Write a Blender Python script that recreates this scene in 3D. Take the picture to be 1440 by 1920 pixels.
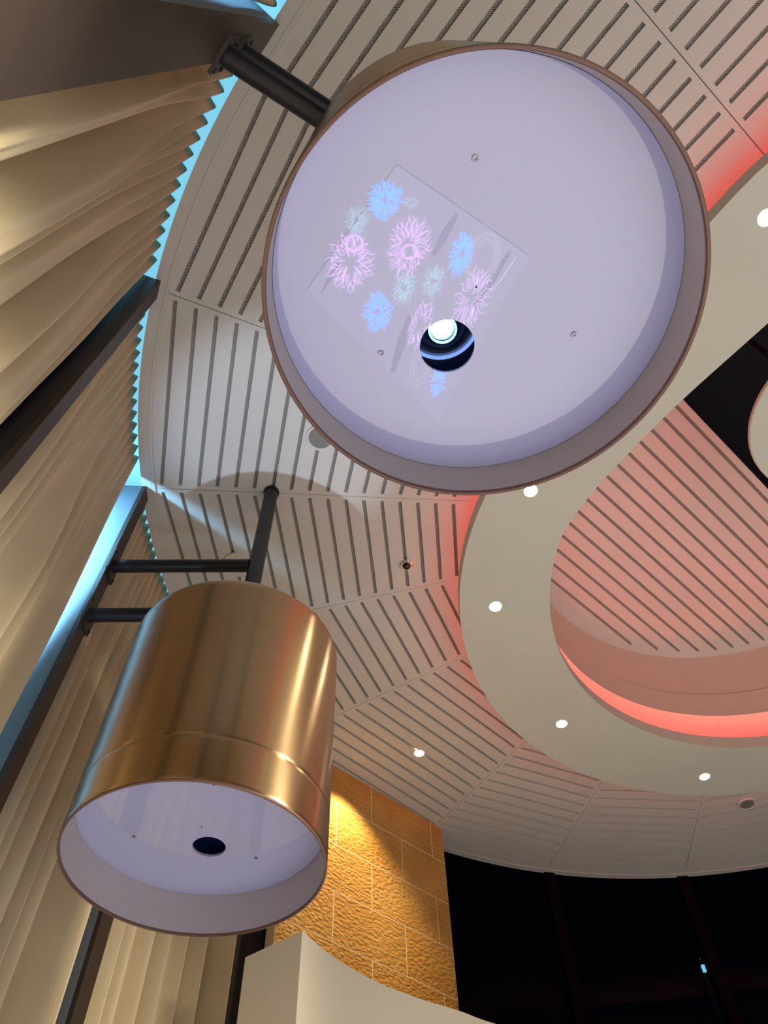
import bpy, bmesh, math, random
from math import sin, cos, pi, radians, degrees, sqrt, atan2, hypot
from mathutils import Vector, Matrix
from mathutils.geometry import delaunay_2d_cdt

C = bpy.context.scene.collection
for o in list(bpy.data.objects): bpy.data.objects.remove(o)
rnd = random.Random(7)

# ------------------------------------------------------------------ frame of the place
# plan units: origin at the eye, x right, y ahead, z up; 1 unit = S metres, the eye stands EYE above the floor
S, EYE = 1.5, 1.2
FZ = -EYE/S                                   # floor level in plan units
F, VX, VY = 1396.8, 686.66, 67.67             # focal length and zenith of the photograph (pixels)
def W(p): return Vector((p[0]*S, p[1]*S, p[2]*S + EYE))
zc = Vector(((VX-720)/F, -(VY-960)/F, -1)).normalized()
xc = (Vector((1,0,0)) - zc.x*zc).normalized()
yc = zc.cross(xc)
R3 = Matrix((xc, yc, zc))
def at(px, py, h):                            # where the sight line of a pixel meets height h
    d = R3 @ Vector(((px-720)/F, -(py-960)/F, -1)); t = h/d.z
    return (d.x*t, d.y*t)

# ------------------------------------------------------------------ camera
cam = bpy.data.cameras.new('camera'); cam.sensor_fit = 'VERTICAL'; cam.sensor_height = 24; cam.lens = 24*F/1920
cam.clip_start = .02
co = bpy.data.objects.new('camera', cam); C.objects.link(co)
co.matrix_world = Matrix.Translation(W((0,0,0))) @ R3.to_4x4()
bpy.context.scene.camera = co

# ------------------------------------------------------------------ world, exposure
w = bpy.data.worlds.new('world'); bpy.context.scene.world = w; w.use_nodes = True
w.node_tree.nodes['Background'].inputs[0].default_value = (.004,.005,.009,1)
w.node_tree.nodes['Background'].inputs[1].default_value = .15
vs = bpy.context.scene.view_settings
vs.view_transform = 'Standard'; vs.look = 'None'; vs.gamma = 1; vs.exposure = 0; vs.use_curve_mapping = False

def lamp(name, kind, pos, power, col, aim=None, size=.1, size_y=None, cone=None, blend=.3, spread=None):
    l = bpy.data.lights.new(name, kind); l.energy = power; l.color = col
    if kind == 'AREA':
        l.shape = 'RECTANGLE'; l.size = size*S; l.size_y = (size_y or size)*S
        if spread: l.spread = radians(spread)
    else: l.shadow_soft_size = size*S
    if kind == 'SPOT': l.spot_size = radians(cone); l.spot_blend = blend
    o = bpy.data.objects.new(name, l); C.objects.link(o); o.location = W(pos)
    if aim is not None:
        o.rotation_euler = (W(aim)-W(pos)).to_track_quat('-Z','Y').to_euler()
    return o
# added area lamp standing in for light bounced off floor and tables
lamp('room_glow', 'AREA', (.75,.15,FZ+.06), 320, (1,.935,.85), aim=(.75,.15,3), size=6.4, size_y=4.8)
lamp('curtain_fill', 'SPOT', (.72,-.40,.2), 520, (1,.86,.58), aim=(-.88,.42,.66), size=.07, cone=46, blend=1)  # added fill spot without a fixture, brightens the upper curtains
lamp('curtain_fill', 'SPOT', (1.35,.85,1.25), 330, (1,.84,.58), aim=(-1.1,2.05,.95), size=.08, cone=50, blend=.9)  # second added fill spot, for the lower curtains and the bronze drum
# blue light: lamps added in the recess behind the curtains, and a pale beam up to the ceiling
lamp('blue_beam', 'SPOT', (-.86,.95,.35), 60, (.30,.60,1), aim=(-.75,1.6,1.9), size=.03, cone=26, blend=.7)
lamp('blue_beam_ceiling', 'SPOT', (-.35,1.0,.3), 230, (.62,.76,1), aim=(-.36,1.33,2.65), size=.01, cone=27, blend=.7)

# ------------------------------------------------------------------ materials
def mat(name, col, rough=.6, metal=0., emit=None, es=1., coat=0., spec=.5, aniso=0., bump=None, noise=None, ior=None):
    m = bpy.data.materials.new(name); m.use_nodes = True; nt = m.node_tree; b = nt.nodes['Principled BSDF']
    b.inputs['Base Color'].default_value = (*col,1); b.inputs['Roughness'].default_value = rough
    b.inputs['Metallic'].default_value = metal; b.inputs['Specular IOR Level'].default_value = spec
    b.inputs['Coat Weight'].default_value = coat; b.inputs['Coat Roughness'].default_value = .0
    if ior: b.inputs['Coat IOR'].default_value = ior
    if emit: b.inputs['Emission Color'].default_value = (*emit,1); b.inputs['Emission Strength'].default_value = es
    tc = nt.nodes.new('ShaderNodeTexCoord')
    if aniso:
        b.inputs['Anisotropic'].default_value = aniso
        t = nt.nodes.new('ShaderNodeTangent'); t.direction_type = 'RADIAL'; t.axis = 'Z'; b.inputs['Anisotropic Rotation'].default_value = .25
        nt.links.new(t.outputs[0], b.inputs['Tangent'])
    if noise:                                  # (scale vector, amount)
        mp = nt.nodes.new('ShaderNodeMapping'); mp.inputs['Scale'].default_value = noise[0]
        n = nt.nodes.new('ShaderNodeTexNoise'); n.inputs['Scale'].default_value = 1; n.inputs['Detail'].default_value = 4
        r = nt.nodes.new('ShaderNodeMapRange'); r.inputs[1].default_value=.3; r.inputs[2].default_value=.7
        r.inputs[3].default_value = 1-noise[1]; r.inputs[4].default_value = 1+noise[1]
        mx = nt.nodes.new('ShaderNodeVectorMath'); mx.operation = 'SCALE'; mx.inputs[0].default_value = col
        nt.links.new(tc.outputs['Object'], mp.inputs[0]); nt.links.new(mp.outputs[0], n.inputs[0])
        nt.links.new(n.outputs[0], r.inputs[0]); nt.links.new(r.outputs[0], mx.inputs['Scale'])
        nt.links.new(mx.outputs[0], b.inputs['Base Color'])
    if bump:                                   # (scale vector, strength, distance)
        mp = nt.nodes.new('ShaderNodeMapping'); mp.inputs['Scale'].default_value = bump[0]
        n = nt.nodes.new('ShaderNodeTexNoise'); n.inputs['Scale'].default_value = 1; n.inputs['Detail'].default_value = 3
        bp = nt.nodes.new('ShaderNodeBump'); bp.inputs['Strength'].default_value = bump[1]; bp.inputs['Distance'].default_value = bump[2]
        nt.links.new(tc.outputs['Object'], mp.inputs[0]); nt.links.new(mp.outputs[0], n.inputs[0])
        nt.links.new(n.outputs[0], bp.inputs['Height']); nt.links.new(bp.outputs[0], b.inputs['Normal'])
    return m
M = {}
M['plaster'] = mat('ceiling_paint', (.60,.59,.55), .75, noise=((3,3,3),.02))
M['band'] = mat('soffit_paint', (.64,.61,.53), .7, noise=((2,2,2),.02))
M['fascia'] = mat('fascia_paint', (.64,.57,.50), .7)
M['void'] = mat('dark_void', (.01,.01,.016), .9)
M['steel'] = mat('dark_bronze_steel', (.042,.029,.023), .5, noise=((4,4,4),.2))
M['fin_side'] = mat('painted_fin_side', (.16,.19,.23), .5)
M['black'] = mat('black_powder_coat', (.012,.012,.02), .42)
M['windowframe'] = mat('dark_red_frame', (.0045,.0008,.0008), .8, spec=.08)
M['curtain'] = mat('curtain_cloth', (.68,.595,.42), .85, spec=.15, bump=((220,220,60),.25,.002), noise=((6,6,1.5),.05))
M['brass'] = mat('brushed_bronze', (.50,.35,.205), .27, metal=1, aniso=.75, noise=((3,3,260),.06))
M['rim'] = mat('copper_rim', (.17,.10,.075), .5, metal=.5)
M['drumin'] = mat('drum_lining', (.42,.385,.42), .8)
M['disc'] = mat('glossy_light_tinted_panel', (.355,.365,.575), .55, coat=1., ior=1.8)  # lavender of the projection light is put into this base colour
M['screw'] = mat('steel_screw', (.35,.33,.36), .35, metal=.8)
M['lensblack'] = mat('lens_barrel', (.01,.03,.10), .25, coat=.3)
M['lensring'] = mat('blue_lens_ring', (.30,.45,.9), .3, emit=(.25,.42,1), es=.9)
M['lensglow'] = mat('lit_lens_rim', (.2,.6,1), .2, emit=(.15,.75,1), es=4)
M['lens'] = mat('lit_projector_lens', (1,1,1), .2, emit=(.85,.95,1), es=12)
M['lensdim'] = mat('dim_projector_lens', (.02,.02,.08), .1, emit=(.05,.05,.35), es=.6)
M['lampglow'] = mat('lit_downlight', (1,1,1), .4, emit=(1,.93,.72), es=14)
M['lamptrim'] = mat('downlight_trim', (.8,.78,.72), .4)
M['speaker'] = mat('speaker_mesh', (.20,.20,.17), .7)
M['white'] = mat('white_trim', (.62,.60,.57), .5)
M['chrome'] = mat('chrome', (.7,.7,.72), .2, metal=1)
M['smoked'] = mat('smoked_dome', (.02,.014,.02), .12)
M['redout'] = mat('pink_red_led', (1,.1,.05), .5, emit=(1,.12,.12), es=13)
M['redin'] = mat('red_led', (1,.1,.05), .5, emit=(1,.10,.06), es=13)
M['cyan'] = mat('cyan_light_strip', (.4,.8,1), .5, emit=(.20,.60,.80), es=.95)
M['cyandot'] = mat('cyan_exterior_lamp', (.3,.8,.9), .5, emit=(.2,.75,.9), es=1.1)
M['partition'] = mat('cream_partition_paint', (.80,.77,.64), .7)
M['floor'] = mat('floor', (.22,.16,.11), .5, noise=((2,9,2),.25))
M['wall'] = mat('room_wall', (.16,.12,.09), .8)
M['table'] = mat('dark_tabletop', (.10,.09,.10), .35)
# perforated metal at the bottom of the ceiling slots
def perforated():
    m = mat('perforated_metal', (.05,.045,.04), .6); nt = m.node_tree; b = nt.nodes['Principled BSDF']
    tc = nt.nodes.new('ShaderNodeTexCoord'); v = nt.nodes.new('ShaderNodeTexVoronoi'); v.inputs['Scale'].default_value = 130; v.inputs['Randomness'].default_value = .1
    r = nt.nodes.new('ShaderNodeValToRGB'); r.color_ramp.elements[0].position=.30; r.color_ramp.elements[0].color=(.012,.01,.01,1)
    r.color_ramp.elements[1].position=.40; r.color_ramp.elements[1].color=(.40,.36,.32,1)
    nt.links.new(tc.outputs['Object'], v.inputs['Vector']); nt.links.new(v.outputs['Distance'], r.inputs[0]); nt.links.new(r.outputs[0], b.inputs['Base Color'])
    return m
M['perf'] = perforated()
# rippled sandstone
def stone():
    m = mat('rippled_sandstone', (.60,.33,.085), .62, spec=.35); nt = m.node_tree; b = nt.nodes['Principled BSDF']
    tc = nt.nodes.new('ShaderNodeTexCoord')
    n0 = nt.nodes.new('ShaderNodeTexNoise'); n0.inputs['Scale'].default_value = 9
    mp = nt.nodes.new('ShaderNodeMapping'); mp.inputs['Scale'].default_value = (30,30,52)
    ad = nt.nodes.new('ShaderNodeMixRGB'); ad.blend_type='ADD'; ad.inputs[0].default_value=.035
    nt.links.new(tc.outputs['Object'], n0.inputs[0])
    nt.links.new(tc.outputs['Object'], ad.inputs[1]); nt.links.new(n0.outputs['Color'], ad.inputs[2]); nt.links.new(ad.outputs[0], mp.inputs[0])
    v = nt.nodes.new('ShaderNodeTexVoronoi'); v.feature='SMOOTH_F1'; v.inputs['Scale'].default_value = 1.0; v.inputs['Smoothness'].default_value=.5
    nt.links.new(mp.outputs[0], v.inputs['Vector'])
    bp = nt.nodes.new('ShaderNodeBump'); bp.inputs['Strength'].default_value=.9; bp.inputs['Distance'].default_value=.010; bp.invert = True
    nt.links.new(v.outputs['Distance'], bp.inputs['Height']); nt.links.new(bp.outputs[0], b.inputs['Normal'])
    n = nt.nodes.new('ShaderNodeTexNoise'); n.inputs['Scale'].default_value=2.5
    r = nt.nodes.new('ShaderNodeValToRGB'); r.color_ramp.elements[0].position=.3; r.color_ramp.elements[0].color=(.52,.27,.06,1); r.color_ramp.elements[1].position=.7; r.color_ramp.elements[1].color=(.66,.38,.105,1)
    nt.links.new(tc.outputs['Object'], n.inputs[0]); nt.links.new(n.outputs[0], r.inputs[0]); nt.links.new(r.outputs[0], b.inputs['Base Color'])
    return m
M['stone'] = stone()
M['joint'] = mat('pale_joint', (.85,.70,.50), .8)
def glass():
    m = bpy.data.materials.new('window_glass'); m.use_nodes = True; nt = m.node_tree; nt.nodes.clear()
    o = nt.nodes.new('ShaderNodeOutputMaterial'); t = nt.nodes.new('ShaderNodeBsdfTransparent'); g = nt.nodes.new('ShaderNodeBsdfGlossy'); g.inputs['Roughness'].default_value=.02
    x = nt.nodes.new('ShaderNodeMixShader'); x.inputs[0].default_value=.0015; t.inputs[0].default_value=(.85,.85,.9,1)
    nt.links.new(t.outputs[0], x.inputs[1]); nt.links.new(g.outputs[0], x.inputs[2]); nt.links.new(x.outputs[0], o.inputs[0]); return m
M['glass'] = glass()

# ------------------------------------------------------------------ mesh helpers
def tag(o, label=None, cat=None, group=None, kind=None):
    if label: o['label'] = label
    if cat: o['category'] = cat
    if group: o['group'] = group
    if kind: o['kind'] = kind
    return o
def empty(name, pos):
    o = bpy.data.objects.new(name, None); C.objects.link(o); o.location = W(pos); o.empty_display_size=.1; return o
class MB:
    """collects shapes in plan units, builds ONE mesh object"""
    def __init__(s): s.v=[]; s.f=[]; s.mi=[]
    def add(s, vs, fs, mi=0):
        b=len(s.v); s.v+= [tuple(v) for v in vs]; s.f += [tuple(i+b for i in f) for f in fs]; s.mi += [mi]*len(fs); return s
    def box(s, c, ax, ay, az, hx, hy, hz, mi=0):
        c=Vector(c); ax=Vector(ax).normalized(); ay=Vector(ay).normalized(); az=Vector(az).normalized()
        vs=[c+ax*hx*i+ay*hy*j+az*hz*k for i in(-1,1) for j in(-1,1) for k in(-1,1)]
        return s.add(vs, [(0,1,3,2),(4,6,7,5),(0,4,5,1),(2,3,7,6),(0,2,6,4),(1,5,7,3)], mi)
    def tube(s, a, b, r, n=24, r2=None, mi=0, cap=True):
        a=Vector(a); b=Vector(b); d=(b-a).normalized(); u=d.orthogonal().normalized(); v=d.cross(u); r2=r if r2 is None else r2
        vs=[a+(u*cos(2*pi*i/n)+v*sin(2*pi*i/n))*r for i in range(n)]+[b+(u*cos(2*pi*i/n)+v*sin(2*pi*i/n))*r2 for i in range(n)]
        fs=[(i,(i+1)%n,n+(i+1)%n,n+i) for i in range(n)]
        if cap: fs += [tuple(reversed(range(n))), tuple(range(n,2*n))]
        return s.add(vs, fs, mi)
    def lathe(s, c, prof, n=64, mi=0, a0=0):   # prof: (r, z) closed or open profile about the vertical through c
        vs=[]; k=len(prof)
        for i in range(n):
            t=2*pi*i/n+a0
            vs += [(c[0]+r*cos(t), c[1]+r*sin(t), c[2]+z) for r,z in prof]
        fs=[(i*k+j, ((i+1)%n)*k+j, ((i+1)%n)*k+j+1, i*k+j+1) for i in range(n) for j in range(k-1)]
        return s.add(vs, fs, mi)
    def plate(s, outer, holes, z0, z1, mi=0, top=True, walls=True):   # flat slab with holes: underside z0, top z1
        loops=[outer]+holes; pts=[]; ed=[]
        for L in loops:
            b=len(pts); pts += [Vector(q[:2]) for q in L]; ed += [(b+i, b+(i+1)%len(L)) for i in range(len(L))]
        r = delaunay_2d_cdt(pts, ed, [], 0, 1e-7); vv=r[0]; tri=[]
        bbs=[(min(q[0] for q in L),max(q[0] for q in L),min(q[1] for q in L),max(q[1] for q in L)) for L in loops]
        def inside(x,y,L):
            c=False; j=len(L)-1
            for i in range(len(L)):
                if (L[i][1]>y)!=(L[j][1]>y) and x<(L[j][0]-L[i][0])*(y-L[i][1])/(L[j][1]-L[i][1])+L[i][0]: c=not c
                j=i
            return c
        for t in r[2]:
            x=sum(vv[i].x for i in t)/3; y=sum(vv[i].y for i in t)/3; ok=True
            for q,(L,bb) in enumerate(zip(loops,bbs)):
                ins = bb[0]<=x<=bb[1] and bb[2]<=y<=bb[3] and inside(x,y,L)
                if (q==0 and not ins) or (q>0 and ins): ok=False;break
            if ok: tri.append(tuple(t))
        s.add([(q.x,q.y,z0) for q in vv], [tuple(reversed(t)) for t in tri], mi)
        if top: s.add([(q.x,q.y,z1) for q in vv], tri, mi)
        if walls:
            for L in loops:
                n=len(L); s.add([(q[0],q[1],z0) for q in L]+[(q[0],q[1],z1) for q in L], [(i,(i+1)%n,n+(i+1)%n,n+i) for i in range(n)], mi)
        return s
    def build(s, name, mats, parent=None, smooth=False, origin=None, recalc=True):
        if not isinstance(mats,(list,tuple)): mats=[mats]
        o0 = Vector(parent.location) if parent and parent.type=='EMPTY' else (W(origin) if origin is not None else Vector((0,0,0)))
        base = o0
        me=bpy.data.meshes.new(name); me.from_pydata([W(v)-base for v in s.v], [], s.f)
        for m in mats: me.materials.append(m)
        me.polygons.foreach_set('material_index', s.mi)
        if recalc:
            bm=bmesh.new(); bm.from_mesh(me); bmesh.ops.remove_doubles(bm, verts=bm.verts, dist=1e-6); bmesh.ops.recalc_face_normals(bm, faces=bm.faces); bm.to_mesh(me); bm.free()
        if smooth:
            me.polygons.foreach_set('use_smooth',[True]*len(me.polygons))
            try: me.set_sharp_from_angle(angle=radians(35))
            except Exception: pass
        o=bpy.data.objects.new(name, me); C.objects.link(o)
        if parent is None: o.location = base
        elif parent.type=='EMPTY': o.parent = parent
        else:                                  # sub-part: same origin as its part
            o.parent = parent
            root=parent
            while root.parent: root=root.parent
            me.transform(Matrix.Translation(-root.location))
        return o

# ------------------------------------------------------------------ plan of the ceiling
H = 2.65                                       # ceiling height above the eye
CX, CY = .64*H, .65*H                          # centre of the round end
SEAM = [219.7, 201.7, 183.5, 165.8, 147.5, 122.3, 103.9, 85.2, 67.0, 48.6, 30.0]
wv = (cos(radians(219.7)), sin(radians(219.7)))      # outward normal of the straight part
uv = (cos(radians(-50.3)), sin(radians(-50.3)))      # along the straight part, away from the round end
def path(a, R):                                # point at arc position a (degrees) and offset R; past 219.7 the wall runs straight
    if a <= 219.7: return (CX+R*cos(radians(a)), CY+R*sin(radians(a)))
    t = radians(a-219.7)*2.64
    return (CX+wv[0]*R+uv[0]*t, CY+wv[1]*R+uv[1]*t)
def rad_dir(a): return wv if a>219.7 else (cos(radians(a)), sin(radians(a)))
def edge_R(a): return .995*H if a>130 else 1.017*H
FX, FY, FR = 1.794, 1.905, 1.065               # the round opening of the raised dome
def ray_fascia(a, aa=None):                    # distance from the centre along direction a to the opening
    d=(cos(radians(a)),sin(radians(a))); ox,oy=CX-FX,CY-FY
    b=ox*d[0]+oy*d[1]; c=ox*ox+oy*oy-FR*FR; return -b+sqrt(b*b-c)
FW = (FX-CX)*wv[0]+(FY-CY)*wv[1]+FR            # straight opening edge, offset along wv
TH = .05

# perforated slot: a recess with four walls and a perforated back
SLW = .0076
def slot(cx, cy, dx, dy, hl, mb, z, loops):
    nx,ny=-dy,dx
    L=[(cx-dx*hl-nx*SLW*H/2.65,cy-dy*hl-ny*SLW),(cx+dx*hl-nx*SLW,cy+dy*hl-ny*SLW),(cx+dx*hl+nx*SLW,cy+dy*hl+ny*SLW),(cx-dx*hl+nx*SLW,cy-dy*hl+ny*SLW)]
    loops.append(L)
    mb.add([(q[0],q[1],z+.012) for q in L], [(0,1,2,3)], 1)
    mb.add([(q[0],q[1],z) for q in L]+[(q[0],q[1],z+.012) for q in L], [(i,(i+1)%4,4+(i+1)%4,4+i) for i in range(4)], 0)
rows=[(.955-.0281*k)*H for k in range(17)]
# round part
for i in range(len(SEAM)-1):
    a0,a1=SEAM[i],SEAM[i+1]; g=.03
    am=(a0+a1)/2; hw=radians((a0-a1)/2)
    outer=[]; n=24
    Ro = (lambda a: .981*H) if a0>150 else (lambda a: 1.003*H)
    if a0==147.5: Ro=lambda a: .935*H/cos(radians(a-133.4))
    for k in range(n+1):
        a=a0-g+(a1-a0+2*g)*k/n; outer.append((CX+Ro(a)*cos(radians(a)),CY+Ro(a)*sin(radians(a))))
    for k in range(n+1):
        a=a1+g+(a0-a1-2*g)*k/n; r=ray_fascia(a); outer.append((CX+r*cos(radians(a)),CY+r*sin(radians(a))))
    mb=MB(); holes=[]
    d=(-sin(radians(am)),cos(radians(am)))
    for k,ap in enumerate(rows):
        if a0==147.5 and k<1: continue
        hl=ap*math.tan(hw)-.018
        mx,my=CX+ap*cos(radians(am)),CY+ap*sin(radians(am))
        if hypot(mx-FX,my-FY)<1.38: continue
        if a0==147.5: ap-= .004
        slot(CX+ap*cos(radians(am)), CY+ap*sin(radians(am)), d[0], d[1], hl, mb, H, holes)
    mb.plate(outer, holes, H, H+TH, 0, top=False, walls=False)
    mb.add([(q[0],q[1],H) for q in outer]+[(q[0],q[1],H+TH) for q in outer], [(j,(j+1)%len(outer),len(outer)+(j+1)%len(outer),len(outer)+j) for j in range(len(outer))], 0)
    mb.add([(q[0],q[1],H+TH) for q in outer], [tuple(range(len(outer)))], 0)
    tag(mb.build('ceiling', [M['plaster'],M['perf']], recalc=False), 'slotted cream ceiling wedge of the round end', kind='structure')
# straight part
SEG=.3085*H
for i in range(3):
    t0,t1=SEG*i+.0015,SEG*(i+1)-.0015
    P=lambda r,t:(CX+wv[0]*r+uv[0]*t, CY+wv[1]*r+uv[1]*t)
    outer=[P(.981*H,t0),P(.981*H,t1),P(FW,t1),P(FW,t0)]
    if i==0: outer[0]=P(.981*H,.0015)
    mb=MB(); holes=[]
    for ap in rows:
        c=P(ap,(t0+t1)/2); slot(c[0],c[1],uv[0],uv[1],SEG/2-.019+(.0),mb,H,holes)
    mb.plate(outer, holes, H, H+TH, 0, top=False, walls=False)
    mb.add([(q[0],q[1],H) for q in outer]+[(q[0],q[1],H+TH) for q in outer], [(j,(j+1)%4,4+(j+1)%4,4+j) for j in range(4)], 0)
    mb.add([(q[0],q[1],H+TH) for q in outer], [(0,1,2,3)], 0)
    tag(mb.build('ceiling', [M['plaster'],M['perf']], recalc=False), 'slotted cream ceiling panel of the straight part', kind='structure')
# edge trim: a shallow stepped border along curtains and along the dark windows
def border(a_from, a_to, r0, r1, z0, z1, n):
    mb=MB(); k=[]
    for j in range(n+1):
        a=a_from+(a_to-a_from)*j/n
        for r,z in ((r0,z0),(r1,z0),(r1,z1),(r0,z1)):
            p=path(a,r); k.append((p[0],p[1],z))
    mb.add(k, [(4*j+q,4*j+(q+1)%4,4*j+4+(q+1)%4,4*j+4+q) for j in range(n) for q in range(4)]+[(0,1,2,3),(4*n+3,4*n+2,4*n+1,4*n)])
    return mb
tag(border(147.6,268,.9808*H,.996*H,H-.006,H+TH,150).build('trim_1', M['plaster'], smooth=True), kind='structure')
tag(border(147.6,268,.9755*H,.9805*H,H-.007,H-.0002,150).build('trim_2', M['plaster'], smooth=True), kind='structure')
tag(border(30,121.2,1.0035*H,1.018*H,H-.004,H+TH,120).build('trim_3', M['plaster'], smooth=True), kind='structure')

# ------------------------------------------------------------------ raised dome: fascia and slotted inner ceiling
HT=3.08
mb=MB(); pts=[]
for j in range(161):
    a=219.7-(219.7+60)*j/160
    pts.append((cos(radians(a)),sin(radians(a))))
def fas(r0,z0,r1,z1):
    vs=[(FX+r0*c,FY+r0*s_,z0) for c,s_ in pts]+[(FX+r1*c,FY+r1*s_,z1) for c,s_ in pts]; n=len(pts)
    mb.add(vs,[(j,j+1,n+j+1,n+j) for j in range(n-1)])
G=2.795
fas(FR-.004,H-.004,FR-.004,G); fas(FR-.004,G,FR+.006,G+.001); fas(FR+.006,G+.001,FR+.006,G+.006); fas(FR+.006,G+.006,FR,G+.007); fas(FR,G+.007,FR,HT); fas(FR+.02,H-.004,FR-.004,H-.004)
n0=(FX+FR*wv[0],FY+FR*wv[1])
mb.add([(n0[0],n0[1],H-.004),(n0[0]+uv[0]*2.4,n0[1]+uv[1]*2.4,H-.004),(n0[0]+uv[0]*2.4,n0[1]+uv[1]*2.4,3.4),(n0[0],n0[1],3.4)],[(0,1,2,3)])
tag(mb.build('wall_dome', M['fascia'], smooth=True, recalc=False), kind='structure')
an=radians(42.5); dd=(cos(an),sin(an)); nn=(-sin(an),cos(an))
mb=MB(); holes=[]; outer=[]
edge=.0215*HT
fc=FX*nn[0]+FY*nn[1]; fd=FX*dd[0]+FY*dd[1]
RR=FR+.001
e0=edge-fc; s0=math.asin(e0/RR)
for j in range(121):
    t=s0+(pi-2*s0)*j/120
    outer.append((FX+RR*(dd[0]*cos(t)+nn[0]*sin(t)), FY+RR*(dd[1]*cos(t)+nn[1]*sin(t))))
k=0
while True:
    n_=(.4165-.0239*k)*HT; k+=1
    if n_<edge+.02: break
    q=n_-fc
    if abs(q)>FR-.05: continue
    hl=sqrt((FR-.045)**2-q*q)
    slot(dd[0]*fd+nn[0]*n_, dd[1]*fd+nn[1]*n_, dd[0],dd[1], hl, mb, HT, holes)
mb.plate(outer, holes, HT, HT+.1, 0, top=False, walls=False)
nO=len(outer); mb.add([(q[0],q[1],HT) for q in outer]+[(q[0],q[1],HT+.1) for q in outer], [(j,(j+1)%nO,nO+(j+1)%nO,nO+j) for j in range(nO)]); mb.add([(q[0],q[1],HT+.1) for q in outer],[tuple(range(nO))])
tag(mb.build('ceiling', [M['plaster'],M['perf']], recalc=False), 'raised slotted ceiling inside the ring', kind='structure')
# dark high void beyond the dome's straight edge
tag(MB().box((3.0,.6,4.2),(1,0,0),(0,1,0),(0,0,1),3.2,3.2,.05).build('ceiling_void', M['void']), kind='structure')

# ------------------------------------------------------------------ the hanging ring-shaped soffit band
HB,HL=2.44,2.505
bo=(.722*HB,.794*HB,.572*HB); bi=(.751*HB,.768*HB,.447*HB)
def outline(c, line):                           # straight run (far end first), then the arc round to the right
    p0,p1=line
    L=[p0,p1]
    a_s=degrees(atan2(p1[1]-c[1],p1[0]-c[0]))%360
    return L,a_s
o_far,o_near=at(1440,318,HB),at(1333,415,HB)
i_far,i_near=at(1440,588,HB),at(1290,740,HB)
def ext(a,b,t): return (a[0]+(a[0]-b[0])*t,a[1]+(a[1]-b[1])*t)
def arc(c,a0,a1,n): return [(c[0]+c[2]*cos(radians(a0+(a1-a0)*j/n)),c[1]+c[2]*sin(radians(a0+(a1-a0)*j/n))) for j in range(n+1)]
def smooth(P,n=6):
    out=[]
    for i in range(len(P)-1):
        p0=P[max(i-1,0)];p1=P[i];p2=P[i+1];p3=P[min(i+2,len(P)-1)]
        for k in range(n):
            t=k/n; out.append(tuple(.5*((2*p1[d])+(-p0[d]+p2[d])*t+(2*p0[d]-5*p1[d]+4*p2[d]-p3[d])*t*t+(-p0[d]+3*p1[d]-3*p2[d]+p3[d])*t**3) for d in(0,1)))
    out.append(P[-1]); return out
wd=(uv[0],uv[1])
o_line=[(o_near[0]+wd[0]*t,o_near[1]+wd[1]*t) for t in (2.4,1.4,.7,.3,0)]
i_line=[(i_near[0]+wd[0]*t,i_near[1]+wd[1]*t) for t in (2.4,1.4,.7,.3,0)]
O=smooth(o_line+arc(bo,207,-40,40),5)
I=smooth(i_line+[at(1218,810,HB),at(1150,880,HB),at(1108,927,HB),at(1070,978,HB)]+arc(bi,189,-40,36),5)
poly=O+I[::-1]
mb=MB(); mb.plate(poly,[],HB,HL)
band=mb.build('ceiling_ring', M['band']); tag(band, 'wide cream ring soffit curving round the raised dome', kind='structure')
# red led strips lying on the band, near each edge
def strip(P, off, name, lab, m):
    mb=MB(); vs=[]; n=len(P)
    for j in range(n):
        a=P[max(j-1,0)]; b=P[min(j+1,n-1)]; d=Vector((b[0]-a[0],b[1]-a[1])).normalized(); nx,ny=-d.y,d.x
        for o_,z in ((off-.009,HL+.001),(off+.009,HL+.001),(off+.009,HL+.012),(off-.009,HL+.012)): vs.append((P[j][0]+nx*o_,P[j][1]+ny*o_,z))
    mb.add(vs,[(4*j+q,4*j+(q+1)%4,4*j+4+(q+1)%4,4*j+4+q) for j in range(n-1) for q in range(4)])
    return tag(mb.build(name, m), lab, 'led strip', 'red cove strips on top of the ring soffit')
strip(O, -.19, 'led_strip', 'red led strip lying on the outer edge of the ring soffit', M['redout'])
strip(I, .055, 'led_strip', 'red led strip lying on the inner edge of the ring soffit', M['redin'])
# round ceiling disc hanging in the dark opening at the right
q=[at(1440,722,HB),at(1415,765,HB),at(1406,810,HB),at(1411,850,HB),at(1440,897,HB)]
a,b,c_=Vector(q[0]),Vector(q[2]),Vector(q[4])
dD=2*(a.x*(b.y-c_.y)+b.x*(c_.y-a.y)+c_.x*(a.y-b.y))
ux=((a.length_squared)*(b.y-c_.y)+(b.length_squared)*(c_.y-a.y)+(c_.length_squared)*(a.y-b.y))/dD
uy=((a.length_squared)*(c_.x-b.x)+(b.length_squared)*(a.x-c_.x)+(c_.length_squared)*(b.x-a.x))/dD
rr=hypot(a.x-ux,a.y-uy)
mb=MB(); mb.lathe((ux,uy,HB),[(0.0001,0),(rr-.004,0),(rr,.003),(rr,.018),(0.0001,.018)],72)
disc=mb.build('ceiling_disc', M['band']); tag(disc,'round cream ceiling disc cut off by the right edge, in the dark opening','ceiling panel')
mb=MB().tube((ux,uy,HB+.018),(ux,uy,4.15),.012); o=mb.build('suspension_rod',M['black'],disc)

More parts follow.
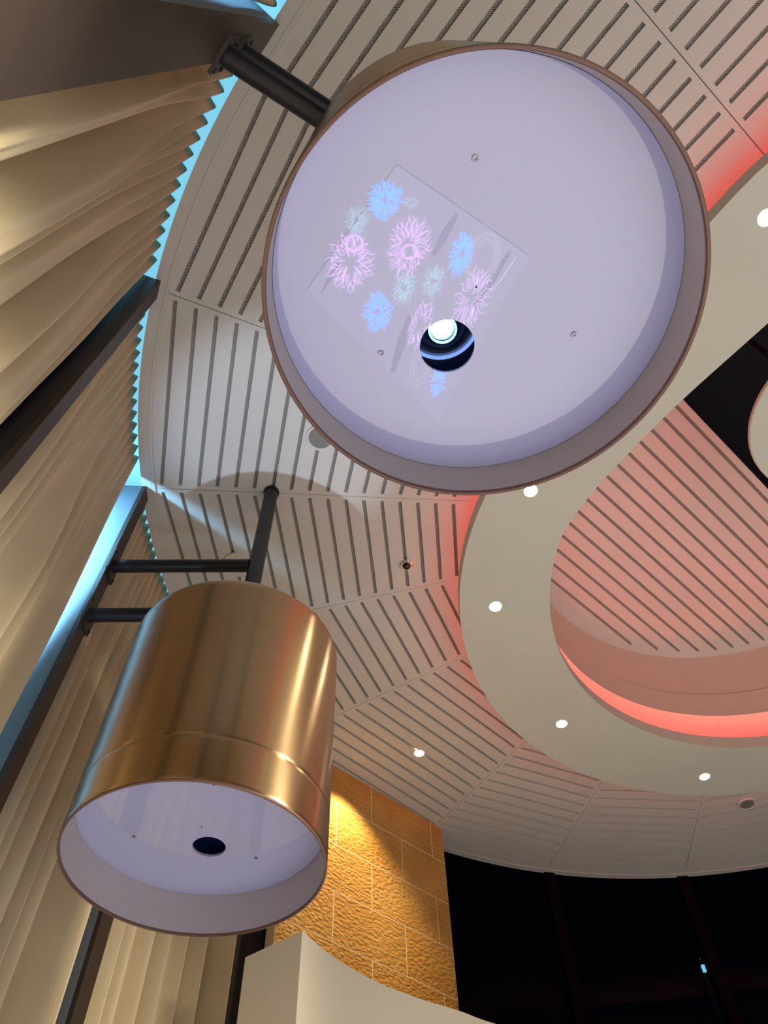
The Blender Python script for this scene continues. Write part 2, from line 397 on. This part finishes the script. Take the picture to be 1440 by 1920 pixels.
# ------------------------------------------------------------------ facade: steel fins, cyan light strip, curtains
def fin(a, name_lab, w_=.033, depth=.17, side='fin_side', glow=0, zlo=.3, zhi=2.5):
    e=empty('steel_fin',(*path(a,.989*H),FZ))
    r=rad_dir(a); t=(-r[1],r[0])
    ci=path(a,.989*H+.0075)
    MB().box((ci[0],ci[1],(FZ+H-.008)/2),(r[0],r[1],0),(t[0],t[1],0),(0,0,1),.0075,w_,(H-.008-FZ)/2).build('inner_flange',M['steel'],e)
    d0=.989*H+.0155; cw=path(a,d0+depth/2)
    MB().box((cw[0],cw[1],(FZ+H-.007)/2),(r[0],r[1],0),(t[0],t[1],0),(0,0,1),depth/2,w_-.0005,(H-.007-FZ)/2).build('web',M[side],e)
    if glow:                                   # unseen area lamp added in the recess to light the fin's side blue
        p=path(a+3.6,1.058*H); q=path(a+.8,1.0*H); zm=(zlo+zhi)/2
        lamp('recess_blue','AREA',(p[0],p[1],zm),glow,(.25,.64,1),aim=(q[0],q[1],zm),size=.02,size_y=zhi-zlo)
    return tag(e,name_lab,'steel fin','vertical steel fins between the curtains')
fin(220.8,'wide dark steel fin at the top left, carrying the short arm of the large drum',w_=.050,glow=16,zlo=.2)
fin(201.75,'dark steel fin crossing the curtains at the left edge, with no arm on it',side='black')  # side coloured black to stand in for shade; no blue lamp here
fin(183.05,'steel fin with a bright blue side, carrying the two arms of the bronze drum',glow=85,zlo=-.3)
fin(166.1,'dark fin with a deep blue side standing behind the bronze drum, below its rim',glow=9,zlo=0)
# black column and return between the last curtain and the sandstone
a0,a1=149.2,144.1
P=[path(a0,.996*H),path(a1,.98*H),path(a1,1.1*H),path(a0,1.1*H)]
mb=MB(); mb.plate(P,[],FZ,H-.001); tag(mb.build('wall_column',M['void']),kind='structure')
# cyan light strip in the recess above the curtains
mb=border(150,268,.9985*H,1.072*H,H+.16,H+.18,140); tag(mb.build('light_strip',M['cyan']),'glowing cyan light strip in the recess above the curtain tops','light strip')
mb=border(150,268,1.075*H,1.083*H,FZ,H+.2,140); tag(mb.build('wall_left',M['void']),kind='structure')

def curtain(a_hi, a_lo, npl, seed, label, top=H+.085, R=1.0118*H, dep=.0165):
    rr_=random.Random(seed); ph=[rr_.uniform(0,6.28) for _ in range(8)]
    nu=npl*14; nv=34; vs=[]
    zs=[FZ+.03+(top-FZ-.03)*(1-(1-j/nv)**1.25) for j in range(nv+1)]
    for j,z in enumerate(zs):
        d=min(1,max(0,(top-.07-z)/1.1)); d=d*d*(3-2*d)
        for i in range(nu+1):
            s=i/nu
            sw=s+d*(.022*sin(2*pi*1.7*s+ph[0])+.013*sin(2*pi*3.3*s+ph[1]+z*.4)+.006*sin(2*pi*5.1*s+ph[2]))
            fine=sin(2*pi*npl*sw)
            big=sin(pi*npl*sw+ph[3]); big=big*(1.3-.3*big*big)
            am=dep*(1+.55*d)*(1+.35*sin(2*pi*2.3*s+ph[4])*d)
            wave=(1-.45*d)*fine+d*1.9*big+.6*d*sin(2*pi*.37*npl*sw+ph[5])
            r=R+.034*d*min(1,6*s,6*(1-s))+am*wave
            zz=z-.012*(.5+.5*fine) if j==nv else z
            p=path(a_hi+(a_lo-a_hi)*s,r); vs.append((p[0],p[1],zz))
    fs=[(j*(nu+1)+i,j*(nu+1)+i+1,(j+1)*(nu+1)+i+1,(j+1)*(nu+1)+i) for j in range(nv) for i in range(nu)]
    mb=MB().add(vs,fs); o=mb.build('curtain',M['curtain'],smooth=True,origin=(*path((a_hi+a_lo)/2,R),FZ))
    o.data.polygons.foreach_set('use_smooth',[True]*len(o.data.polygons))
    sm=o.modifiers.new('thickness','SOLIDIFY'); sm.thickness=.004; sm.offset=1
    return tag(o,label,'curtain','pleated beige curtains')
curtain(238,222.2,14,11,'beige curtain at the very top, above the wide dark steel fin')
curtain(219.4,202.9,14,3,'widest beige curtain at the upper left, between the top fin and the armless fin')
curtain(200.6,185.25,14,5,'long beige curtain left of the fin with the bright blue side')
curtain(182.1,167.9,14,8,'beige curtain behind the bronze drum and its two arms')
curtain(165.2,149.9,14,9,'short beige curtain under the bronze drum, beside the black column')

# ------------------------------------------------------------------ sandstone wall
P0=Vector((-.072*H,1.257*H,0)); P1=Vector((.146*H,1.463*H,0)); tv=(P1-P0).normalized(); nv_=Vector((-tv.y,tv.x,0))
def wp(t,h,d=0): q=P0+tv*t-nv_*d; return (q.x,q.y,h)
wl=MB(); jl=MB()
rowsh=[2.65,2.43,2.199,1.966,1.735,1.504,1.273,1.042,.81,.58,.35,.12,-.11,-.34,-.57,FZ]
for r in range(len(rowsh)-1):
    top_,bot=rowsh[r],rowsh[r+1]
    xs=[-.313]+[x for x in ([-.0,.46] if r%2==1 else [-.22,.24,.70]) if -.313<x<.797]+[.797]
    for x0,x1 in zip(xs[:-1],xs[1:]):
        g=.0028
        wl.box(wp((x0+x1)/2,(top_+bot)/2,-.03),tv,nv_,(0,0,1),(x1-x0)/2-g,.03,(top_-bot)/2-g)
jl.box(wp(.242,(2.649+FZ)/2,-.0305),tv,nv_,(0,0,1),.5545,.030,(2.649-FZ)/2)
bw=empty('wall_stone',wp(.24,FZ,-.03)); tag(bw,kind='structure')
wl.build('stone_block',M['stone'],bw); jl.build('joint',M['joint'],bw)
lamp('stone_wash','SPOT',wp(-.02,2.60,.20),80,(1,.74,.36),aim=wp(.10,1.55,-.02),size=.012,cone=98,blend=.7)
lamp('stone_fill','SPOT',wp(.30,2.3,1.1),28,(1,.7,.35),aim=wp(.25,1.6,0),size=.05,cone=60,blend=.9)

# ------------------------------------------------------------------ cream partition in the foreground of the sandstone
HP=1.3
tp=[at(x,y,HP) for x,y in ((567,1745),(620,1790),(700,1838),(780,1870),(860,1895),(930,1920))]
tp=smooth(tp+[(tp[-1][0]+.3,tp[-1][1]+.16),(tp[-1][0]+.7,tp[-1][1]+.30)],6)
lft=at(460,1795,HP)
back=[(x-.02,y+.22) for x,y in tp[::-1]]
pp=[lft]+tp+back[:-1]+[(lft[0]+.03,lft[1]+.1)]
mb=MB(); mb.plate(pp,[],FZ,HP)
tag(mb.build('wall_partition',M['partition'],smooth=True),kind='structure')

# ------------------------------------------------------------------ dark windows of the far side
WR=1.03*H
angs=[121.6,103.5,85.5,67,48.6,30]
for i in range(5):
    a1_,a0_=angs[i],angs[i+1]
    e=empty('window_%d'%(i+1),(*path((a1_+a0_)/2,WR),FZ)); tag(e,kind='structure')
    border(a0_,a1_,WR,WR+.008,FZ,H+.04,16).build('pane',M['glass'],e)
    if i>0:
        r=rad_dir(a1_); t=(-r[1],r[0]); c=path(a1_,WR-.022)
        MB().box((c[0],c[1],(FZ+H-.004)/2),(r[0],r[1],0),(t[0],t[1],0),(0,0,1),.024,.032,(H-.004-FZ)/2).build('window_frame',M['windowframe'],e)
def outward(px,py,dist):
    d=R3@Vector(((px-720)/F,-(py-960)/F,-1)).normalized(); return tuple(d*dist)
p=outward(1319.5,1816,7); q=outward(1313,1798,7)
e=empty('exterior_lamp',(p[0],p[1],FZ-.05))
MB().box(p,(1,0,0),(0,1,0),(0,0,1),.011,.01,.024).build('lamp_head',M['cyandot'],e)
MB().tube((q[0]-.004,q[1],q[2]),(q[0]+.004,q[1],q[2]),.004,10).build('indicator_light',M['cyandot'],e)
MB().tube((p[0],p[1]+.03,FZ-.05),(p[0],p[1]+.03,q[2]+.01),.012,10).box((p[0],p[1]+.015,p[2]),(1,0,0),(0,1,0),(0,0,1),.004,.015,.004).box((q[0],q[1]+.015,q[2]),(1,0,0),(0,1,0),(0,0,1),.004,.02,.004).build('pole',M['void'],e)
tag(e,'small oblong cyan light with a tiny dot above it, outside the dark window','lamp')
tag(MB().box((2,8,FZ-.07),(1,0,0),(0,1,0),(0,0,1),9,4,.02).build('ground',M['void']),kind='structure')

# ------------------------------------------------------------------ drums (projector housings)
HD1,HD2=1.081,1.105
def drum(c, hole, screws, lit, label, arm_a, arm_end, post_top, crease=True, arm_hs=(2.14,1.875), HD=1.081):
    e=empty('projector_drum',(c[0],c[1],1.0)); z0=0
    r=.3025; ri=r-.0065; top=.675
    MB().lathe((c[0],c[1],1),[(r-.001,.004),(r,.006),(r,.014),(r,.110),(r,.118),(r-.0007,.1195),(r-.0007,.122),(r,.1235),(r,.131),(r,.3),(r,.5),(r,top-.03),(r,top-.012),(r-.004,top-.003),(r-.012,top),(.0001,top)],128).build('shell',M['brass'],e,smooth=True)
    MB().lathe((c[0],c[1],1),[(r-.0005,.005),(r-.001,.001),(r-.003,0),(ri+.001,0),(ri,.002),(ri,.007)],128).build('rim',M['rim'],e,smooth=True)
    MB().lathe((c[0],c[1],1),[(ri,.007),(ri,HD-1+.006)],128).build('inner_lining',M['drumin'],e,smooth=True)
    n=128; R_=ri-.0008
    out=[(c[0]+R_*cos(2*pi*i/n),c[1]+R_*sin(2*pi*i/n)) for i in range(n)]
    hx,hy,hr=hole
    hl=[(hx+hr*cos(2*pi*i/48),hy+hr*sin(2*pi*i/48)) for i in range(48)]
    sh=[[(x+s*cos(2*pi*i/12),y+s*sin(2*pi*i/12)) for i in range(12)] for x,y,s in screws]
    mb=MB(); mb.plate(out,[hl],HD,HD+.006)
    pn=mb.build('bottom_panel',M['disc'],e)
    for x,y,s in screws:
        MB().lathe((x,y,HD),[(s*.45,-.0005),(s*.5,-.002),(s*.9,-.0025),(s,-.0002)],16).build('screw',M['screw'] if s>.003 else M['void'],pn,smooth=True)
    # housing above the hole, with the projector's lens in it
    MB().lathe((hx,hy,HD+.0065),[(hr+.045,0),(hr+.045,.16),(.0001,.16)],48).build('lens_housing',M['lensblack'],e)
    lb=MB(); lx,ly=hx-.002,hy-.006
    lb.lathe((lx,ly,HD),[(.019,.062),(.023,.060),(.024,.068),(.034,.078),(.036,.076),(.047,.088),(.049,.086),(.058,.098),(.058,.16)],56)
    bl=lb.build('lens_barrel',M['lensblack'],e,smooth=True)
    MB().lathe((lx,ly,HD),[(.058,.100),(.0585,.097),(.064,.097),(.064,.104)],56).build('lens_ring',M['lensring'] if lit else M['lensdim'],bl)
    MB().lathe((lx,ly,HD),[(.0195,.0615),(.0225,.0585),(.0228,.066)],40).build('lens_rim',M['lensglow'] if lit else M['lensdim'],bl)
    MB().lathe((lx-.001,ly,HD),[(.0001,.062),(.011,.064),(.0135,.068)],32).build('lens',M['lens'] if lit else M['lensdim'],bl,smooth=True)
    MB().lathe((lx,ly,HD),[(.013,.069),(.019,.066)],32).build('lens_glass',M['lensring'] if lit else M['lensdim'],bl)
    # post and arms
    MB().tube((c[0],c[1],1+top-.002),(c[0],c[1],post_top),.0275,32).build('post',M['black'],e,smooth=True)
    MB().tube((c[0],c[1],post_top-.012),(c[0],c[1],post_top),.032,32).build('post_collar',M['black'],e,smooth=True)
    m_=path(arm_a,.989*H) if arm_end is None else arm_end
    for h in arm_hs:
        d=Vector((c[0]-m_[0],c[1]-m_[1],0)).normalized()
        a_=MB().tube((m_[0]+.009*d.x,m_[1]+.009*d.y,h),(c[0]-d.x*.026,c[1]-d.y*.026,h),.0235,28).build('arm',M['black'],e,smooth=True)
        rd=rad_dir(arm_a); t=(-rd[1],rd[0])
        MB().box((m_[0]-rd[0]*.004,m_[1]-rd[1]*.004,h),(rd[0],rd[1],0),(t[0],t[1],0),(0,0,1),.004,.042,.055).build('mounting_plate',M['steel'],a_)
        for sx in(-1,1):
            for sz in(-1,1):
                q=(m_[0]-rd[0]*.008+t[0]*sx*.031,m_[1]-rd[1]*.008+t[1]*sx*.031,h+sz*.043)
                MB().tube(q,(q[0]-rd[0]*.005,q[1]-rd[1]*.005,q[2]),.006,6).build('bolt',M['black'],a_)
    return tag(e,label,'projector drum','bronze projector drums')
c1=(.1572,.3087); c2=(-.4117,1.5879)
def sc(px,py,s,HD): q=at(px,py,HD); return (q[0],q[1],s)
h1=at(838.5,650,HD1); h2=at(392,1588,HD2)
drum(c1,(h1[0],h1[1],.0415),[sc(891,296,.0048,HD1),sc(1076,627,.0048,HD1),sc(714,662,.0048,HD1),sc(893,538,.0012,HD1)],True,
     'large drum at top centre, its lens lit and a flower picture mirrored in its panel',220.2,None,2.649,arm_hs=(2.10,1.86),HD=HD1)
drum(c2,(h2[0],h2[1],.0405),[sc(251,1568,.0045,HD2),sc(480,1608,.0045,HD2),sc(401,1470,.0045,HD2),sc(378,1550,.0011,HD2)],False,
     'brushed bronze drum at lower left on a black post with two arms, its lens dark',183.05,None,2.649,HD=HD2)

# ------------------------------------------------------------------ ceiling fittings
def downlight(x,y,z,label,group,power=45,tilt=None):
    e=empty('downlight',(x,y,z))
    MB().lathe((x,y,z),[(.0235,.0),(.0275,-.003),(.031,-.0005)],40).build('trim_ring',M['lamptrim'],e,smooth=True)
    MB().lathe((x,y,z),[(.0001,-.0012),(.0235,-.0012)],40).build('lens',M['lampglow'],e)
    lamp('downlight_beam','SPOT',(x,y,z-.006),power,(1,.84,.58),aim=(x+.001,y,z-1),size=.02,cone=95,blend=.8)
    return tag(e,label,'downlight',group)
DG='downlights in the ring soffit'
for (px,py),lab in (((995,920),'brightest downlight, in the ring soffit touching the rim of the large drum'),((929,1137),'downlight at the leftmost bend of the ring soffit'),
    ((1053,1357),'downlight on the lower left bend of the ring soffit'),((1321,1456),'downlight at the bottom of the ring soffit, near the round speaker'),
    ((1436,408),'downlight on the straight run of the soffit, cut by the right edge')):
    q=at(px,py,HB); downlight(q[0],q[1],HB,lab,DG)
q=at(786,1412,H); downlight(q[0],q[1],H,'lone downlight in the slotted ceiling above the sandstone wall',None,30)
def speaker(px,py,r,label,grille):
    q=at(px,py,H); e=empty('ceiling_speaker',(q[0],q[1],H))
    MB().lathe((q[0],q[1],H),[(r-.012,-.004),(r-.010,-.007),(r-.002,-.007),(r,-.0005)],56).build('ring',M['white'],e,smooth=True)
    MB().lathe((q[0],q[1],H),[(.0001,-.005),(r-.0115,-.0045)],56).build('grille',grille,e)
    return tag(e,label,'ceiling speaker','round ceiling speakers')
speaker(601,820,.058,'round grey ceiling speaker half hidden by the lower left rim of the large drum',M['speaker'])
speaker(445,1058,.066,'round white-ringed ceiling fitting half hidden by the upper arm of the bronze drum',M['plaster'])
speaker(1400,1507,.052,'round grey ceiling speaker at the lower right, just under the ring soffit',M['speaker'])
q=at(762,1058,H); e=empty('dome_camera',(q[0],q[1],H))
MB().lathe((q[0],q[1],H),[(.019,-.012),(.025,-.012),(.029,-.008),(.030,0)],40).build('ring',M['chrome'],e,smooth=True)
MB().lathe((q[0],q[1],H),[(.0001,-.028),(.008,-.0268),(.014,-.0225),(.019,-.012)],32).build('dome',M['smoked'],e,smooth=True)
tag(e,'small dark dome with a chrome ring in the slotted ceiling','dome camera')

# ------------------------------------------------------------------ table below the large drum, its projected light built as glowing shapes, mirrored in the drum's panel
HTB=-.3; HV=2*HD1-HTB
def tq(px,py): q=at(px,py,HV); return (q[0],q[1])
Q=[tq(745,310),tq(992,480),tq(822,788),tq(575,545)]
cxq=sum(q[0] for q in Q)/4; cyq=sum(q[1] for q in Q)/4
e=empty('dining_table',(cxq,cyq,FZ))
big=[(cxq+(q[0]-cxq)*1.004,cyq+(q[1]-cyq)*1.004) for q in Q]
MB().plate(big,[],HTB-.03,HTB-.004).build('tabletop',M['table'],e)
MB().lathe((cxq,cyq,FZ),[(.0001,0),(.2,0),(.2,.012),(.04,.03),(.04,HTB-.03-FZ)],32).build('pedestal',M['black'],e,smooth=True)
tag(e,'dark dining table below the large drum, seen only mirrored in its glossy panel','table')
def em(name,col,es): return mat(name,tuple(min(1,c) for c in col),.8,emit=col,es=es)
pm=[em('projected_grey',(.42,.43,.47),3.7),em('projected_blue',(.02,.22,1.0),17),em('projected_pink',(.70,.42,.85),7.5),em('projected_mint',(.30,.62,.66),6),em('projected_dark',(.13,.10,.14),6),em('projected_line',(.62,.62,.66),3.6),em('projected_pale',(.50,.52,.56),6)]
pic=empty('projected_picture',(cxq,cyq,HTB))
MB().plate(Q,[],HTB-.003,HTB-.001).build('light_field',pm[0],pic)  # glowing sheet stands in for the projector's light on the table
def stroke(mb,pts,w_,z):
    vs=[];n=len(pts)
    for i in range(n):
        a=pts[max(i-1,0)];b=pts[min(i+1,n-1)];d=Vector((b[0]-a[0],b[1]-a[1]))
        d=d.normalized() if d.length>1e-9 else Vector((1,0)); ww=w_*(1 if 0<i<n-1 else .5)
        vs+=[(pts[i][0]-d.y*ww,pts[i][1]+d.x*ww,z),(pts[i][0]+d.y*ww,pts[i][1]-d.x*ww,z)]
    mb.add(vs,[(2*i,2*i+1,2*i+3,2*i+2) for i in range(n-1)])
PX=HV/F*1.12
def bloom(name,mi,cx_,cy_,rx,ry,rot,n,r0,lw,z,wig=.0,seed=1,a0=0,a1=360,thick=1):
    rg=random.Random(seed); mb=MB(); ca,sa=cos(radians(rot)),sin(radians(rot))
    for i in range(n):
        t=radians(a0+(a1-a0)*(i+rg.uniform(-.35,.35))/n); f0=r0*rg.uniform(.6,1.7); f1=rg.uniform(.72,1.04); pts=[]
        if rg.random()<.35: f0=f0+.35*rg.random(); 
        ph=rg.uniform(0,6.28)
        for k in range(6):
            f=f0+(f1-f0)*k/5; tt=t+wig*sin(ph+k*1.5); x=rx*f*cos(tt); y=ry*f*sin(tt)
            pts.append(tq(cx_+x*ca-y*sa,cy_+x*sa+y*ca))
        stroke(mb,pts,lw*PX*.36,z)
    mb.build(name,pm[mi],pic,recalc=False)
Z=HTB
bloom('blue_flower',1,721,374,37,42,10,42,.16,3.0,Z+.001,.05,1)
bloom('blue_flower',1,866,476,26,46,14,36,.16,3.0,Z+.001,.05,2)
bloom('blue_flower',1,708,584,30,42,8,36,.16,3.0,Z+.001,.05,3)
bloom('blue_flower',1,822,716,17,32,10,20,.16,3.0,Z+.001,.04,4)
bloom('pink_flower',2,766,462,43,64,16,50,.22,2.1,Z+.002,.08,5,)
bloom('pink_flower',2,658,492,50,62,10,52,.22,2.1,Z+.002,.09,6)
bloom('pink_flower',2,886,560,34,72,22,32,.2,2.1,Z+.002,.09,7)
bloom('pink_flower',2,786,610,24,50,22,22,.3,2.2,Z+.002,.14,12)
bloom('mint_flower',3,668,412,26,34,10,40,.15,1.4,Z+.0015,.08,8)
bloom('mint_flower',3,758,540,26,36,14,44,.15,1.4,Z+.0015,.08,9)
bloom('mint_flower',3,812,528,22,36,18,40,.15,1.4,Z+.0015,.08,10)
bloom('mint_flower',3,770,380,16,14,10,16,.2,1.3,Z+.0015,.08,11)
def bar(mi,a,b,w_,name):
    mb=MB(); stroke(mb,[tq(*a),tq((a[0]+b[0])/2,(a[1]+b[1])/2),tq(*b)],w_*PX*.5,Z+.0006); mb.build(name,pm[mi],pic,recalc=False)
bar(4,(857,400),(812,478),14,'dark_bar'); bar(4,(957,470),(893,572),11,'dark_bar'); bar(4,(635,492),(602,550),7,'dark_bar'); bar(4,(768,592),(735,700),16,'dark_bar')  # dark grey stripes of the picture
def ringp(mi,cx_,cy_,rx,ry,rot,w_,name):
    mb=MB(); ca,sa=cos(radians(rot)),sin(radians(rot)); stroke(mb,[tq(cx_+rx*cos(t)*ca-ry*sin(t)*sa,cy_+rx*cos(t)*sa+ry*sin(t)*ca) for t in [2*pi*i/40 for i in range(41)]],w_*PX*.5,Z+.0009); mb.build(name,pm[mi],pic,recalc=False)
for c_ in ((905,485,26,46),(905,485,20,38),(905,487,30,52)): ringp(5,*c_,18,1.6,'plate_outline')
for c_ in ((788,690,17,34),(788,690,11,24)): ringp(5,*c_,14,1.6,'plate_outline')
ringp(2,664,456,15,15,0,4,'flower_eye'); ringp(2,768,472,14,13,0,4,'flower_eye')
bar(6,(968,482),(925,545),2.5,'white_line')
tag(pic,'glowing picture of blue and pink flowers standing in for projector light on the table, mirrored in the large drum panel','projected picture')

# ------------------------------------------------------------------ room shell out of view
tag(MB().box((1.2,.9,FZ-.03),(1,0,0),(0,1,0),(0,0,1),4.6,5.2,.03).build('floor',M['floor']),kind='structure')
tag(MB().box((1.5,-3.2,1.2),(1,0,0),(0,1,0),(0,0,1),4.5,.05,2.0).build('wall_back',M['wall']),kind='structure')
tag(MB().box((5.6,.6,1.2),(1,0,0),(0,1,0),(0,0,1),.05,3.9,2.0).build('wall_right',M['wall']),kind='structure')
